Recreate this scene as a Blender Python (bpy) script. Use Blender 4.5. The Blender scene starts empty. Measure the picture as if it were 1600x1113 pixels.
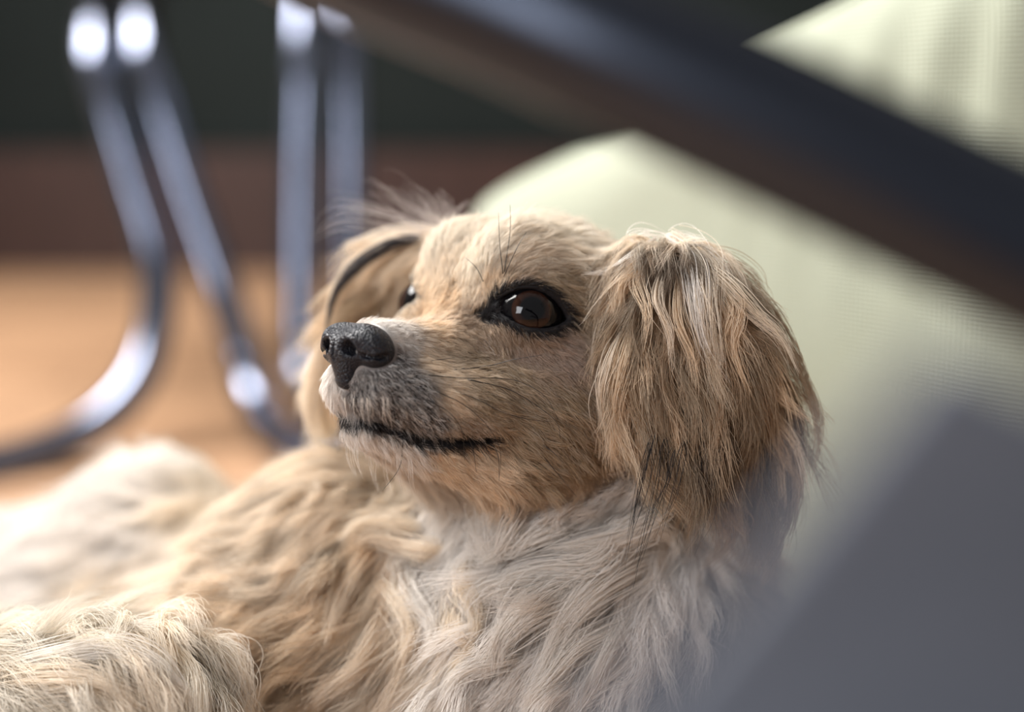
import bpy, math, numpy as np
from mathutils import Vector, Matrix
from mathutils.bvhtree import BVHTree
sc = bpy.context.scene
C = sc.collection
rng = np.random.default_rng(7)
FUR = True

# ------------------------------------------------------------------ camera, world, light, exposure
FPX = 2222.0                      # focal length in pixels of the 1600 px wide frame (50 mm lens)
CAM_H = 0.28
PITCH = math.radians(9.1)
cam_d = bpy.data.cameras.new('camera'); cam = bpy.data.objects.new('camera', cam_d); C.objects.link(cam)
cam_d.lens = 50.0; cam_d.sensor_width = 36.0
cam_d.clip_start = 0.01
cam.location = (0, 0, CAM_H); cam.rotation_euler = (math.radians(90) - PITCH, 0, 0)
cam_d.dof.use_dof = True; cam_d.dof.focus_distance = 0.437; cam_d.dof.aperture_fstop = 2.8
sc.camera = cam
vs = sc.view_settings
vs.view_transform = 'Standard'; vs.look = 'None'; vs.gamma = 1.0; vs.use_curve_mapping = False
vs.exposure = 0.25
sc.cycles.use_denoising = True
sc.cycles.max_bounces = 10; sc.cycles.transmission_bounces = 10
sc.cycles.sample_clamp_indirect = 4.0

w = bpy.data.worlds.new('world'); sc.world = w; w.use_nodes = True
bg = w.node_tree.nodes['Background']; bg.inputs[0].default_value = (0.76, 0.74, 0.74, 1); bg.inputs[1].default_value = 0.40

def area(name, loc, target, size, power, col):
    d = bpy.data.lights.new(name, 'AREA'); d.shape = 'RECTANGLE'; d.size, d.size_y = size; d.energy = power; d.color = col
    o = bpy.data.objects.new(name, d); C.objects.link(o); o.location = loc
    o.rotation_euler = (Vector(target) - Vector(loc)).to_track_quat('-Z', 'Y').to_euler()
    return o
area('window_light', (-1.24, 1.40, 1.76), (0, 0.5, 0.2), (1.5, 1.15), 126, (1.0, 0.975, 0.94))
area('front_window_light', (-1.15, -0.70, 0.95), (0, 0.5, 0.2), (0.6, 0.75), 16, (0.92, 0.95, 1.0))

# ------------------------------------------------------------------ coordinate helpers
# "rig" frame in millimetres: X right, Y away along the lens axis, Z up; turned into world metres by RIG
cp, sp = math.cos(PITCH), math.sin(PITCH)
RIG = np.array([[1, 0, 0], [0, cp, sp], [0, -sp, cp]])
def to_world(p):
    return np.asarray(p, float) / 1000.0 @ RIG.T + np.array([0, 0, CAM_H])
def at(px, py, d):                 # rig point (mm) seen at pixel px,py at depth d (mm)
    return np.array([(px - 800) * d / FPX, d, (556.5 - py) * d / FPX])
def at_w(px, py, d): return to_world(at(px, py, d * 1000))

# ------------------------------------------------------------------ generic builders
def props(o, label=None, cat=None, group=None, kind=None):
    for k, v in (('label', label), ('category', cat), ('group', group), ('kind', kind)):
        if v: o[k] = v
    return o
def empty(name, loc, **kw):
    o = bpy.data.objects.new(name, None); C.objects.link(o); o.location = loc; o.empty_display_size = 0.05
    return props(o, **kw)
def mesh_obj(name, verts, faces, mat=None, parent=None, smooth=True, **kw):
    """verts in world metres"""
    me = bpy.data.meshes.new(name)
    verts = np.asarray(verts, float)
    off = np.array(parent.location) if parent is not None else np.zeros(3)
    if parent is not None and parent.parent is not None: off = off + np.array(parent.parent.location)
    me.from_pydata((verts - off).tolist(), [], [list(map(int, f)) for f in faces])
    if smooth: me.polygons.foreach_set('use_smooth', [True] * len(me.polygons))
    me.update()
    o = bpy.data.objects.new(name, me); C.objects.link(o)
    if mat: me.materials.append(mat)
    if parent is not None: o.parent = parent
    return props(o, **kw)

def new_mat(name):
    m = bpy.data.materials.new(name); m.use_nodes = True
    return m, m.node_tree, m.node_tree.nodes['Principled BSDF']
def node(t, kind, **kw):
    n = t.nodes.new(kind)
    for k, v in kw.items(): setattr(n, k, v)
    return n
def simple(name, col, rough=0.5, metal=0.0, noise=None, bump=None, spec=0.5):
    m, t, b = new_mat(name)
    b.inputs['Base Color'].default_value = (*col, 1); b.inputs['Roughness'].default_value = rough
    b.inputs['Metallic'].default_value = metal; b.inputs['Specular IOR Level'].default_value = spec
    tc = node(t, 'ShaderNodeTexCoord')
    if noise:
        s, amt = noise
        n = node(t, 'ShaderNodeTexNoise'); n.inputs['Scale'].default_value = s; n.inputs['Detail'].default_value = 5
        t.links.new(tc.outputs['Object'], n.inputs['Vector'])
        r = node(t, 'ShaderNodeMapRange'); r.inputs[3].default_value = 1 - amt; r.inputs[4].default_value = 1 + amt
        t.links.new(n.outputs[0], r.inputs[0])
        mx = node(t, 'ShaderNodeVectorMath', operation='SCALE'); mx.inputs[0].default_value = col
        t.links.new(r.outputs[0], mx.inputs['Scale']); t.links.new(mx.outputs[0], b.inputs['Base Color'])
    if bump:
        s, st = bump
        n = node(t, 'ShaderNodeTexNoise'); n.inputs['Scale'].default_value = s
        t.links.new(tc.outputs['Object'], n.inputs['Vector'])
        bp = node(t, 'ShaderNodeBump'); bp.inputs['Strength'].default_value = st; bp.inputs['Distance'].default_value = 0.002
        t.links.new(n.outputs[0], bp.inputs['Height']); t.links.new(bp.outputs[0], b.inputs['Normal'])
    return m

def catmull(pts, n=8):
    P = np.asarray(pts, float); P = np.vstack([2 * P[0] - P[1], P, 2 * P[-1] - P[-2]])
    out = []
    for i in range(1, len(P) - 2):
        for k in range(n):
            t = k / n
            a, b, c, d = P[i - 1], P[i], P[i + 1], P[i + 2]
            out.append(0.5 * ((2 * b) + (c - a) * t + (2 * a - 5 * b + 4 * c - d) * t * t + (3 * b - a - 3 * c + d) * t ** 3))
    out.append(P[-2]); return np.array(out)
def tube(path, r, seg=24):
    P = np.asarray(path, float); n = len(P); rr = np.broadcast_to(r, (n,))
    T = np.gradient(P, axis=0); T /= np.linalg.norm(T, axis=1, keepdims=True)
    u = np.cross(T[0], [0.3, 0.2, 0.93]); u /= np.linalg.norm(u)
    V, F = [], []
    for i in range(n):
        u = u - T[i] * (u @ T[i]); u /= np.linalg.norm(u); v = np.cross(T[i], u)
        for k in range(seg):
            a = 2 * math.pi * k / seg; V.append(P[i] + rr[i] * (math.cos(a) * u + math.sin(a) * v))
    for i in range(n - 1):
        for k in range(seg):
            F.append((i * seg + k, i * seg + (k + 1) % seg, (i + 1) * seg + (k + 1) % seg, (i + 1) * seg + k))
    F.append(tuple(range(seg))[::-1]); F.append(tuple(range((n - 1) * seg, n * seg)))
    return np.array(V), F
def box(lo, hi):
    x0, y0, z0 = lo; x1, y1, z1 = hi
    V = [(x0,y0,z0),(x1,y0,z0),(x1,y1,z0),(x0,y1,z0),(x0,y0,z1),(x1,y0,z1),(x1,y1,z1),(x0,y1,z1)]
    F = [(0,3,2,1),(4,5,6,7),(0,1,5,4),(1,2,6,5),(2,3,7,6),(3,0,4,7)]
    return V, F
def cloud(name, V, F, mat, parent=None, bevel=0, sub=0, **kw):
    o = mesh_obj(name, V, F, mat, parent, **kw)
    if bevel:
        b = o.modifiers.new('bevel', 'BEVEL'); b.width = bevel; b.segments = 4
    if sub:
        s = o.modifiers.new('sub', 'SUBSURF'); s.levels = sub; s.render_levels = sub
    return o

# ------------------------------------------------------------------ implicit surfaces + surface nets
def surface_nets(xs, ys, zs, D):
    s = D < 0
    nx, ny, nz = D.shape
    cs = np.zeros((nx - 1, ny - 1, nz - 1), np.int8)
    for i in (0, 1):
        for j in (0, 1):
            for k in (0, 1):
                cs += s[i:nx - 1 + i, j:ny - 1 + j, k:nz - 1 + k]
    act = (cs > 0) & (cs < 8)
    ci, cj, ck = np.nonzero(act)
    idx = -np.ones(act.shape, np.int64); idx[ci, cj, ck] = np.arange(len(ci))
    acc = np.zeros((len(ci), 3)); cnt = np.zeros(len(ci))
    co = [(i, j, k) for i in (0, 1) for j in (0, 1) for k in (0, 1)]
    G = (xs, ys, zs)
    for a in co:
        for ax in range(3):
            if a[ax] == 1: continue
            b = list(a); b[ax] = 1
            da = D[ci + a[0], cj + a[1], ck + a[2]]; db = D[ci + b[0], cj + b[1], ck + b[2]]
            m = (da < 0) != (db < 0)
            t = np.where(m, da / np.where(m, da - db, 1), 0)
            pa = np.stack([xs[ci + a[0]], ys[cj + a[1]], zs[ck + a[2]]], 1)
            pb = np.stack([xs[ci + b[0]], ys[cj + b[1]], zs[ck + b[2]]], 1)
            acc += np.where(m[:, None], pa + (pb - pa) * t[:, None], 0); cnt += m
    V = acc / cnt[:, None]
    F = []
    for ax in range(3):
        o1, o2 = [(1, 2), (2, 0), (0, 1)][ax]
        sl0 = [slice(None)] * 3; sl1 = [slice(None)] * 3
        sl0[ax] = slice(0, -1); sl1[ax] = slice(1, None)
        a, b = s[tuple(sl0)], s[tuple(sl1)]
        m = a != b
        e = np.array(np.nonzero(m)).T
        shp = np.array(D.shape)
        e = e[(e[:, o1] > 0) & (e[:, o2] > 0) & (e[:, o1] < shp[o1] - 1) & (e[:, o2] < shp[o2] - 1)]
        flip = ~a[e[:, 0], e[:, 1], e[:, 2]]
        q = []
        for (u, v) in ((1, 1), (0, 1), (0, 0), (1, 0)):
            c = e.copy(); c[:, o1] -= u; c[:, o2] -= v
            q.append(idx[c[:, 0], c[:, 1], c[:, 2]])
        q = np.stack(q, 1); q[flip] = q[flip][:, ::-1]
        F.append(q)
    return V, np.vstack(F)

def smin(a, b, k):
    h = np.clip(0.5 + 0.5 * (b - a) / k, 0, 1)
    return b + (a - b) * h - k * h * (1 - h)
def smax(a, b, k): return -smin(-a, -b, k)
def ell(P, c, r, R=None):
    q = P - np.asarray(c, np.float32)
    if R is not None: q = q @ np.asarray(R, np.float32)      # columns of R = local axes
    r = np.asarray(r, np.float32)
    k0 = np.sqrt(((q / r) ** 2).sum(-1)); k1 = np.sqrt(((q / (r * r)) ** 2).sum(-1)) + 1e-6
    return k0 * (k0 - 1) / k1
def cap(P, a, b, ra, rb):
    a = np.asarray(a, np.float32); b = np.asarray(b, np.float32)
    ab = b - a; t = np.clip(((P - a) @ ab) / (ab @ ab), 0, 1)
    return np.linalg.norm(P - a - t[..., None] * ab, axis=-1) - (ra + (rb - ra) * t)

# head frame: forward, left (towards the lens), up
YAW, HP, ROLL = math.radians(47), math.radians(12.5), math.radians(-3.5)
f0 = np.array([-math.cos(YAW), -math.sin(YAW), 0]); l0 = np.array([math.sin(YAW), -math.cos(YAW), 0]); u0 = np.array([0, 0, 1.0])
f1 = f0 * math.cos(HP) + u0 * math.sin(HP); u1 = u0 * math.cos(HP) - f0 * math.sin(HP)
l2 = l0 * math.cos(ROLL) + u1 * math.sin(ROLL); u2 = u1 * math.cos(ROLL) - l0 * math.sin(ROLL)
HR = np.stack([f1, l2, u2], 1)          # columns
E0 = at(725, 478, 462)
def H(p): return E0 + HR @ np.asarray(p, float)
def px(p):
    p = np.asarray(p); return 800 + p[0] * FPX / p[1], 556.5 - p[2] * FPX / p[1]

EYE_R = 11.0
EYE = {s: np.array([-7.0, s * 22.5, -1.0 if s > 0 else 0.0]) for s in (1, -1)}
def eye_axes(s):
    g = np.array([math.cos(math.radians(48)), s * math.sin(math.radians(48)), 0.10]); g /= np.linalg.norm(g)
    side = np.cross([0, 0, 1.0], g); side /= np.linalg.norm(side); up = np.cross(g, side)
    return g, side, up

MOUTH = np.array([(46.0, 0, -41.5), (43.5, 8, -43.2), (38.5, 14, -44.2), (29, 19.5, -45.2), (18, 24.5, -45.5), (8, 28, -43.6), (1, 30, -40.8)])
def body_sdf(P, parts=False):
    """P (...,3) rig mm float32"""
    Pf = P.reshape(-1, 3).astype(np.float32)
    Q = (Pf - E0.astype(np.float32)) @ HR.astype(np.float32)
    Q2 = Q.copy(); Q2[:, 1] = np.abs(Q2[:, 1])                 # mirrored
    near = (np.abs(Q) < 110).all(1)
    d = np.full(len(Pf), 1e3, np.float32)
    q, m = Q[near], Q2[near]
    h = ell(q, (-36, 0, 2), (43, 39, 35.5))                       # skull
    h = smin(h, ell(m, (-28, 22, -28), (28, 20, 26)), 14)       # cheeks
    h = smin(h, ell(m, (-9, 13, 17), (14, 11, 12)), 8)        # brows
    h = smin(h, cap(q, (-6, 0, -24), (28, 0, -27), 17, 11.5), 12)   # muzzle core
    h = smin(h, cap(m, (2, 4.0, -15.5), (35, 3.5, -19.5), 6.5, 5.0), 7)   # bridge
    h = smin(h, cap(m, (33, 6, -34.0), (2, 18.5, -34), 9.5, 12), 6)  # upper lips
    jaw = cap(m, (30, 3.0, -45.5), (-12, 13, -45), 5.5, 13)
    jaw = smin(jaw, ell(m, (-26, 14, -38), (24, 24, 21)), 10)
    h = smin(h, jaw, 2.5)
    # mouth groove
    m2 = m * np.array([1, .12, 1], np.float32); g = np.full(len(m), 1e3, np.float32)
    for a, b in zip(MOUTH[:-1], MOUTH[1:]): g = np.minimum(g, cap(m2, a * [1, .12, 1], b * [1, .12, 1], 1.7, 1.6))
    g = g + np.clip((4 - q[:, 0]) / 6, 0, 1) * .9; g = np.where(q[:, 0] > -3, g, 1e3)
    h = smax(h, -np.maximum(g, -(h + 4.0)), 1.2)
    # furrow between the brows
    h = smax(h, -cap(q, (2, 0, 4), (-16, 0, 26), 2.0, 1.0), 7)
    # eyes
    for s in (1, -1):
        gz, sd, up = eye_axes(s)
        e = q - EYE[s].astype(np.float32)
        rr = np.linalg.norm(e, axis=-1)
        h = smin(h, rr - (EYE_R + 1.6), 5.0)
        a = e @ sd.astype(np.float32); b = e @ up.astype(np.float32); c = e @ gz.astype(np.float32)
        if s < 0: a = -a
        # almond: intersection of two circles, inner corner forward
        alm = np.maximum(np.hypot(a - 0.2, b + 7.4) - 14.1, np.hypot(a - 0.2, b - 8.4) - 14.0)
        alm = np.maximum(alm, -c)
        h = smax(h, -alm, 1.2)
        h = np.maximum(h, -(rr - EYE_R + 0.6)) if False else h
        h = smin(h, rr - (EYE_R - 1.2), 0.3)
    # nose seat
    h = smin(h, ell(q, (35, 0, -25), (9, 10, 8)), 4)
    d[near] = h
    # ears (leather only)
    def ec(a, b, ra, rb): return cap(Pf, a, b, ra, rb)
    flap = ell(Pf, at(1070, 560, 450), (23, 7, 33), rot(0, 10))
    flap = smin(flap, ec(at(1005, 420, 458), at(1065, 435, 456), 8, 7), 14)
    flap = smin(flap, ell(Pf, at(1150, 640, 466), (14, 10, 30), rot(0, -18)), 10)
    head_only = d.copy()
    d = smin(d, flap, 9)
    f2 = ec(at(720, 405, 502), at(630, 420, 515), 8, 7)
    f2 = smin(f2, ell(Pf, at(580, 500, 522), (12, 6, 24), rot(0, 18)), 12)
    f2 = smin(f2, ec(at(545, 560, 530), at(510, 610, 532), 6, 5), 10)
    d = smin(d, f2, 8)
    # neck, chest, shoulder, trunk, hip, hind leg
    b = cap(Pf, H((-50, 0, -14)), at(900, 960, 520), 36, 50)
    b = smin(b, ell(Pf, at(830, 1120, 510), (62, 58, 78)), 25)
    b = smin(b, ell(Pf, at(530, 1060, 530), (60, 58, 80)), 22)
    b = smin(b, ell(Pf, at(1010, 1060, 520), (45, 50, 62)), 25)
    b = smin(b, cap(Pf, at(560, 1150, 585), at(60, 1070, 690), 82, 80), 20)
    b = smin(b, ell(Pf, at(240, 872, 640), (44, 45, 42)), 18)
    b = smin(b, cap(Pf, at(-120, 1160, 470), at(215, 1120, 452), 36, 27), 8)
    b = smin(b, cap(Pf, at(215, 1120, 452), at(300, 1230, 455), 24, 18), 8)
    if parts: return np.argmin(np.stack([head_only, flap, f2, b], 0), 0)
    d = smin(d, b, 16)
    # floor plane (rests flat)
    wz = -sp * Pf[:, 1] + cp * Pf[:, 2] + CAM_H * 1000
    d = smax(d, 2.0 - wz, 6)
    return d.reshape(P.shape[:-1])
def rot(ax, deg):
    """rotation about the depth axis: columns are local axes"""
    a = math.radians(deg); return np.array([[math.cos(a), 0, math.sin(a)], [0, 1, 0], [-math.sin(a), 0, math.cos(a)]])

def axis(lo, hi, flo, fhi, fine, coarse):
    out = [flo]
    while out[-1] < fhi: out.append(out[-1] + fine)
    st = fine
    while out[-1] < hi: st = min(st * 1.12, coarse); out.append(out[-1] + st)
    left = [flo]; st = fine
    while left[-1] > lo: st = min(st * 1.12, coarse); left.append(left[-1] - st)
    return np.array(left[:0:-1] + out, np.float32)
xs = axis(-300, 150, -70, 40, 1.1, 4.5)
ys = axis(395, 800, 405, 500, 1.1, 4.5)
zs = axis(-255, 75, -50, 60, 1.1, 4.5)
D = np.empty((len(xs), len(ys), len(zs)), np.float32)
for i in range(0, len(xs), 16):
    g = np.stack(np.meshgrid(xs[i:i + 16], ys, zs, indexing='ij'), -1)
    D[i:i + 16] = body_sdf(g)
BV, BF = surface_nets(xs, ys, zs, D)
def sdf_grad(P, e=0.8):
    P = np.asarray(P, np.float32); out = []
    for ax in range(3):
        dv = np.zeros(3, np.float32); dv[ax] = e
        out.append(body_sdf(P + dv) - body_sdf(P - dv))
    n = np.stack(out, -1); return n / (np.linalg.norm(n, axis=-1, keepdims=True) + 1e-9)
print('body verts', len(BV), 'grid', D.shape)

def grid_interp(P):
    """trilinear lookup of the body distance on the grid"""
    ids, fr = [], []
    for ax, g in enumerate((xs, ys, zs)):
        i = np.clip(np.searchsorted(g, P[:, ax]) - 1, 0, len(g) - 2); ids.append(i)
        fr.append(np.clip((P[:, ax] - g[i]) / (g[i + 1] - g[i]), 0, 1))
    out = 0
    for a in (0, 1):
        for b in (0, 1):
            for c in (0, 1):
                wt = (fr[0] if a else 1 - fr[0]) * (fr[1] if b else 1 - fr[1]) * (fr[2] if c else 1 - fr[2])
                out = out + wt * D[ids[0] + a, ids[1] + b, ids[2] + c]
    return out
def grid_normal(P, e=1.5):
    n = np.zeros_like(P)
    for ax in range(3):
        d = np.zeros(3); d[ax] = e
        n[:, ax] = grid_interp(P + d) - grid_interp(P - d)
    return n / (np.linalg.norm(n, axis=1, keepdims=True) + 1e-9)

# ------------------------------------------------------------------ the room
def wood_mat(name, col, scale=(1.0, 9.0), rough=0.4, amt=0.25, planks=True):
    m, t, b = new_mat(name); b.inputs['Roughness'].default_value = rough
    tc = node(t, 'ShaderNodeTexCoord'); mp = node(t, 'ShaderNodeMapping')
    mp.inputs['Scale'].default_value = (scale[0], scale[1], 1); t.links.new(tc.outputs['Object'], mp.inputs[0])
    n = node(t, 'ShaderNodeTexNoise'); n.inputs['Scale'].default_value = 4; n.inputs['Detail'].default_value = 6
    t.links.new(mp.outputs[0], n.inputs['Vector'])
    cr = node(t, 'ShaderNodeValToRGB')
    cr.color_ramp.elements[0].color = (*[c * (1 - amt) for c in col], 1); cr.color_ramp.elements[0].position = .3
    cr.color_ramp.elements[1].color = (*[min(1, c * (1 + amt)) for c in col], 1); cr.color_ramp.elements[1].position = .7
    t.links.new(n.outputs[0], cr.inputs[0])
    if planks:
        br = node(t, 'ShaderNodeTexBrick'); br.inputs['Scale'].default_value = 1; br.inputs['Brick Width'].default_value = .5
        br.inputs['Row Height'].default_value = .09; br.inputs['Mortar Size'].default_value = .002
        br.inputs['Color1'].default_value = (1, 1, 1, 1); br.inputs['Color2'].default_value = (.82, .8, .78, 1); br.inputs['Mortar'].default_value = (.3, .25, .2, 1)
        t.links.new(tc.outputs['Object'], br.inputs['Vector'])
        mx = node(t, 'ShaderNodeMix', data_type='RGBA', blend_type='MULTIPLY'); mx.inputs[0].default_value = 1
        t.links.new(cr.outputs[0], mx.inputs[6]); t.links.new(br.outputs[0], mx.inputs[7]); t.links.new(mx.outputs[2], b.inputs['Base Color'])
    else: t.links.new(cr.outputs[0], b.inputs['Base Color'])
    return m
M_floor = wood_mat('floor_wood', (0.42, 0.245, 0.14), rough=.42)
M_wall = simple('wall_dark', (0.0125, 0.017, 0.0165), .8, noise=(3, .35), spec=.15)
M_wall_l = simple('wall_plaster', (0.30, 0.31, 0.30), .85, noise=(5, .1))
M_skirt = wood_mat('skirting_wood', (0.045, 0.021, 0.017), (6, 1), .45, .3, False)
M_frame = simple('window_frame_white', (0.8, 0.8, 0.78), .4)
mesh_obj('floor', *box((-2.2, -0.6, -0.05), (2.4, 3.0, 0)), M_floor, smooth=False, kind='structure')
mesh_obj('wall_back', *box((-2.2, 2.86, 0), (2.4, 3.0, 2.6)), M_wall, smooth=False, kind='structure')
mesh_obj('baseboard_back', *box((-2.06, 2.80, 0), (2.4, 2.858, 0.235)), M_skirt, smooth=False, kind='structure')
# left wall with the window opening
def multi(boxes):
    V, F = [], []
    for lo, hi in boxes:
        v, f = box(lo, hi); F += [tuple(i + len(V) for i in q) for q in f]; V += v
    return V, F
mesh_obj('wall_left', *multi((((-1.44, -.6, 0), (-1.30, 2.86, 1.0)), ((-1.44, -.6, 1.0), (-1.30, .6, 2.6)), ((-1.44, 2.2, 1.0), (-1.30, 2.86, 2.6)), ((-1.44, .6, 2.35), (-1.30, 2.2, 2.6)))), M_wall_l, smooth=False, kind='structure')
mesh_obj('window_1', *multi((((-1.42, .6, 1.0), (-1.32, 2.2, 1.05)), ((-1.42, .6, 2.3), (-1.32, 2.2, 2.35)), ((-1.42, .6, 1.05), (-1.32, .65, 2.3)), ((-1.42, 2.15, 1.05), (-1.32, 2.2, 2.3)), ((-1.40, 1.38, 1.05), (-1.34, 1.42, 2.3)))), M_frame, smooth=False, kind='structure')

mesh_obj('wall_right', *box((2.4, -.6, 0), (2.52, 3.0, 2.6)), M_wall_l, smooth=False, kind='structure')

# ------------------------------------------------------------------ background chair of bent steel tube
m, t, b = new_mat('blue_black_chrome'); M_chrome = m
b.inputs['Base Color'].default_value = (0.20, 0.22, 0.29, 1); b.inputs['Metallic'].default_value = 1; b.inputs['Roughness'].default_value = 0.16
M_seat = simple('dark_seat_fabric', (0.03, 0.032, 0.034), .85, noise=(60, .2))
bc = empty('tubular_chair', (-0.4, 1.35, 0), label='chair on bent shiny steel tube legs standing on the wooden floor behind the dog', cat='chair')
legs = [
    [(190, -30, 1.95), (172, -30, 1.60), (154, 8, 1.42), (148, 75, 1.34), (160, 130, 1.32), (205, 280, 1.31), (243, 410, 1.30), (240, 520, 1.28), (205, 610, 1.25), (130, 675, 1.21), (10, 722, 1.16), (-160, 758, 1.10)],
    [(260, -30, 1.95), (240, -32, 1.60), (222, 0, 1.42), (222, 65, 1.34), (238, 130, 1.32), (292, 300, 1.31), (345, 450, 1.30), (382, 570, 1.30), (408, 650, 1.26), (450, 695, 1.18), (540, 740, 1.08)],
    [(430, -30, 1.95), (455, -36, 1.62), (472, -8, 1.43), (476, 55, 1.37), (470, 250, 1.36), (468, 430, 1.35), (470, 560, 1.34), (490, 640, 1.28), (550, 690, 1.18), (650, 730, 1.10)],
    [(500, -30, 1.95), (516, -38, 1.62), (532, -14, 1.47), (540, 45, 1.42), (545, 250, 1.41), (545, 430, 1.41), (552, 560, 1.40), (585, 630, 1.34), (660, 670, 1.25)],
]
for L in legs:
    P = catmull([at_w(*p) for p in L], 8)
    mesh_obj('leg', *tube(P, 0.0165, 20), M_chrome, bc)
def rounded_slab(x0, x1, y0, y1, z0, z1, r, seg=6):
    pts = []
    for cx, cy, a0 in ((x1 - r, y1 - r, 0), (x0 + r, y1 - r, 90), (x0 + r, y0 + r, 180), (x1 - r, y0 + r, 270)):
        for k in range(seg + 1):
            a = math.radians(a0 + 90 * k / seg); pts.append((cx + r * math.cos(a), cy + r * math.sin(a)))
    n = len(pts); V = [(x, y, z0) for x, y in pts] + [(x, y, z1) for x, y in pts]
    F = [tuple(range(n))[::-1], tuple(range(n, 2 * n))] + [(i, (i + 1) % n, n + (i + 1) % n, n + i) for i in range(n)]
    return V, F
cloud('seat', *rounded_slab(-.60, -.13, 1.46, 1.98, .492, .54, .06), M_seat, bc, bevel=.012)

# ------------------------------------------------------------------ pale green cushion behind the dog
def cushion_material():
    m, t, b = new_mat('sage_fabric'); b.inputs['Roughness'].default_value = .9; b.inputs['Sheen Weight'].default_value = .3
    b.inputs['Specular IOR Level'].default_value = .2
    tc = node(t, 'ShaderNodeTexCoord')
    n = node(t, 'ShaderNodeTexNoise'); n.inputs['Scale'].default_value = 5; n.inputs['Detail'].default_value = 2
    t.links.new(tc.outputs['Object'], n.inputs['Vector'])
    cr = node(t, 'ShaderNodeValToRGB'); cr.color_ramp.elements[0].color = (.33, .355, .27, 1); cr.color_ramp.elements[1].color = (.39, .41, .32, 1)
    t.links.new(n.outputs[0], cr.inputs[0]); t.links.new(cr.outputs[0], b.inputs['Base Color'])
    hs = []
    for ang, sc_ in ((0, 1500), (90, 1100)):
        wv = node(t, 'ShaderNodeTexWave', bands_direction='X' if ang == 0 else 'Z'); wv.inputs['Scale'].default_value = sc_ / 6.0
        wv.inputs['Distortion'].default_value = .6; wv.inputs['Detail'].default_value = 2
        t.links.new(tc.outputs['Object'], wv.inputs['Vector']); hs.append(wv)
    ad = node(t, 'ShaderNodeMath', operation='ADD'); t.links.new(hs[0].outputs['Fac'], ad.inputs[0]); t.links.new(hs[1].outputs['Fac'], ad.inputs[1])
    bp = node(t, 'ShaderNodeBump'); bp.inputs['Strength'].default_value = .35; bp.inputs['Distance'].default_value = .0006
    t.links.new(ad.outputs[0], bp.inputs['Height']); t.links.new(bp.outputs[0], b.inputs['Normal'])
    return m
M_sage = cushion_material()
def cush_d(x): 
    a = (x - 735) / (1700 - 735); return 1 / (1 / .86 + a * (1 / .50 - 1 / .86))
outline = [(752, 375), (764, 332), (812, 294), (888, 257), (1000, 207), (1100, 142), (1200, 85), (1300, 36), (1400, -12), (1550, -90), (1700, -160), (1760, -120)]
top = catmull([at_w(x, y, cush_d(x)) for x, y in outline], 6)
A0, B0 = at_w(735, 500, cush_d(735)), at_w(1700, 500, cush_d(1700))
ud = (B0 - A0) * [1, 1, 0]; Lc = np.linalg.norm(ud); ud /= Lc; nd = np.array([ud[1], -ud[0], 0])      # nd faces the lens
if nd[1] > 0: nd = -nd
prof_u = (top - A0) @ ud; prof_z = top[:, 2]
NU, NV = 90, 44
us = np.linspace(0.012, Lc + .02, NU)
zt = np.interp(us, np.maximum.accumulate(prof_u), prof_z)
zt[0] = zt[1] - .004
V, F = [], []
for side in (1, -1):
    for i, u in enumerate(us):
        for j in range(NV):
            v = j / (NV - 1); zz = .004 + v * (zt[i] - .004)
            eu = min(u - us[0], us[-1] - u); ev = min(zz - .004, zt[i] - zz)
            e = min(1, max(0, eu) / .05) ; e2 = min(1, max(0, ev) / .05)
            puff = .030 * math.sqrt(max(0, 1 - (1 - e) ** 2)) * math.sqrt(max(0, 1 - (1 - e2) ** 2))
            fold = .0012 * math.sin(u * 190 + 2 * math.sin(zz * 11)) * e * e2 * max(0, (u - .18) / .2) ** 1.5 * max(0, (zz - .2) / .1)
            p = A0 * [1, 1, 0] + ud * u + nd * side * (puff + fold) - nd * .0; p[2] = zz
            V.append(p)
for s_, side in enumerate((1, -1)):
    o = s_ * NU * NV
    for i in range(NU - 1):
        for j in range(NV - 1):
            q = (o + i * NV + j, o + (i + 1) * NV + j, o + (i + 1) * NV + j + 1, o + i * NV + j + 1)
            F.append(q if side == 1 else q[::-1])
cu = empty('cushion', tuple(A0 * [1, 1, 0]), label='large pale sage green fabric cushion standing up behind the dog on the right', cat='cushion')
mesh_obj('cover', V, F, M_sage, cu)
rim = [A0 * [1, 1, 0] + ud * u + np.array([0, 0, z]) for u, z in zip(us, zt)]
mesh_obj('piping', *tube(rim, .003, 10), M_sage, cu)

# ------------------------------------------------------------------ chair close to the lens
M_black = simple('black_chrome_steel', (0.046, 0.052, 0.068), .30, metal=1.0)
M_grey = simple('grey_seat_cloth', (0.158, 0.170, 0.205), .8, noise=(90, .12))
fc = empty('chair', (0.09, 0.19, 0), label='chair close to the lens with black tube frame and grey seat, out of focus', cat='chair')
P = catmull([at_w(*p) for p in [(330, -190, .262), (560, -80, .255), (780, 8, .248), (1000, 102, .240), (1300, 240, .232), (1600, 384, .226), (1800, 480, .222), (2050, 640, .22), (2280, 860, .22), (2430, 1250, .225), (2480, 2000, .23), (2480, 2900, .23)]], 10)
mesh_obj('frame', *tube(P, .0132, 28), M_black, fc)
poly = [(1475, 495, .138), (1345, 640, .134), (1215, 800, .130), (1080, 955, .126), (925, 1130, .120), (820, 1300, .116), (2050, 1400, .120), (2420, 1350, .205), (2380, 960, .205), (1740, 650, .146)]
top_p = [at_w(*p) for p in poly]
n = len(top_p); V = top_p + [p + np.array([.004, .012, -.010]) for p in top_p]
F = [tuple(range(n)), tuple(range(n, 2 * n))[::-1]] + [(i, n + i, n + (i + 1) % n, (i + 1) % n) for i in range(n)]
cloud('seat', V, F, M_grey, fc, bevel=.004)

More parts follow.
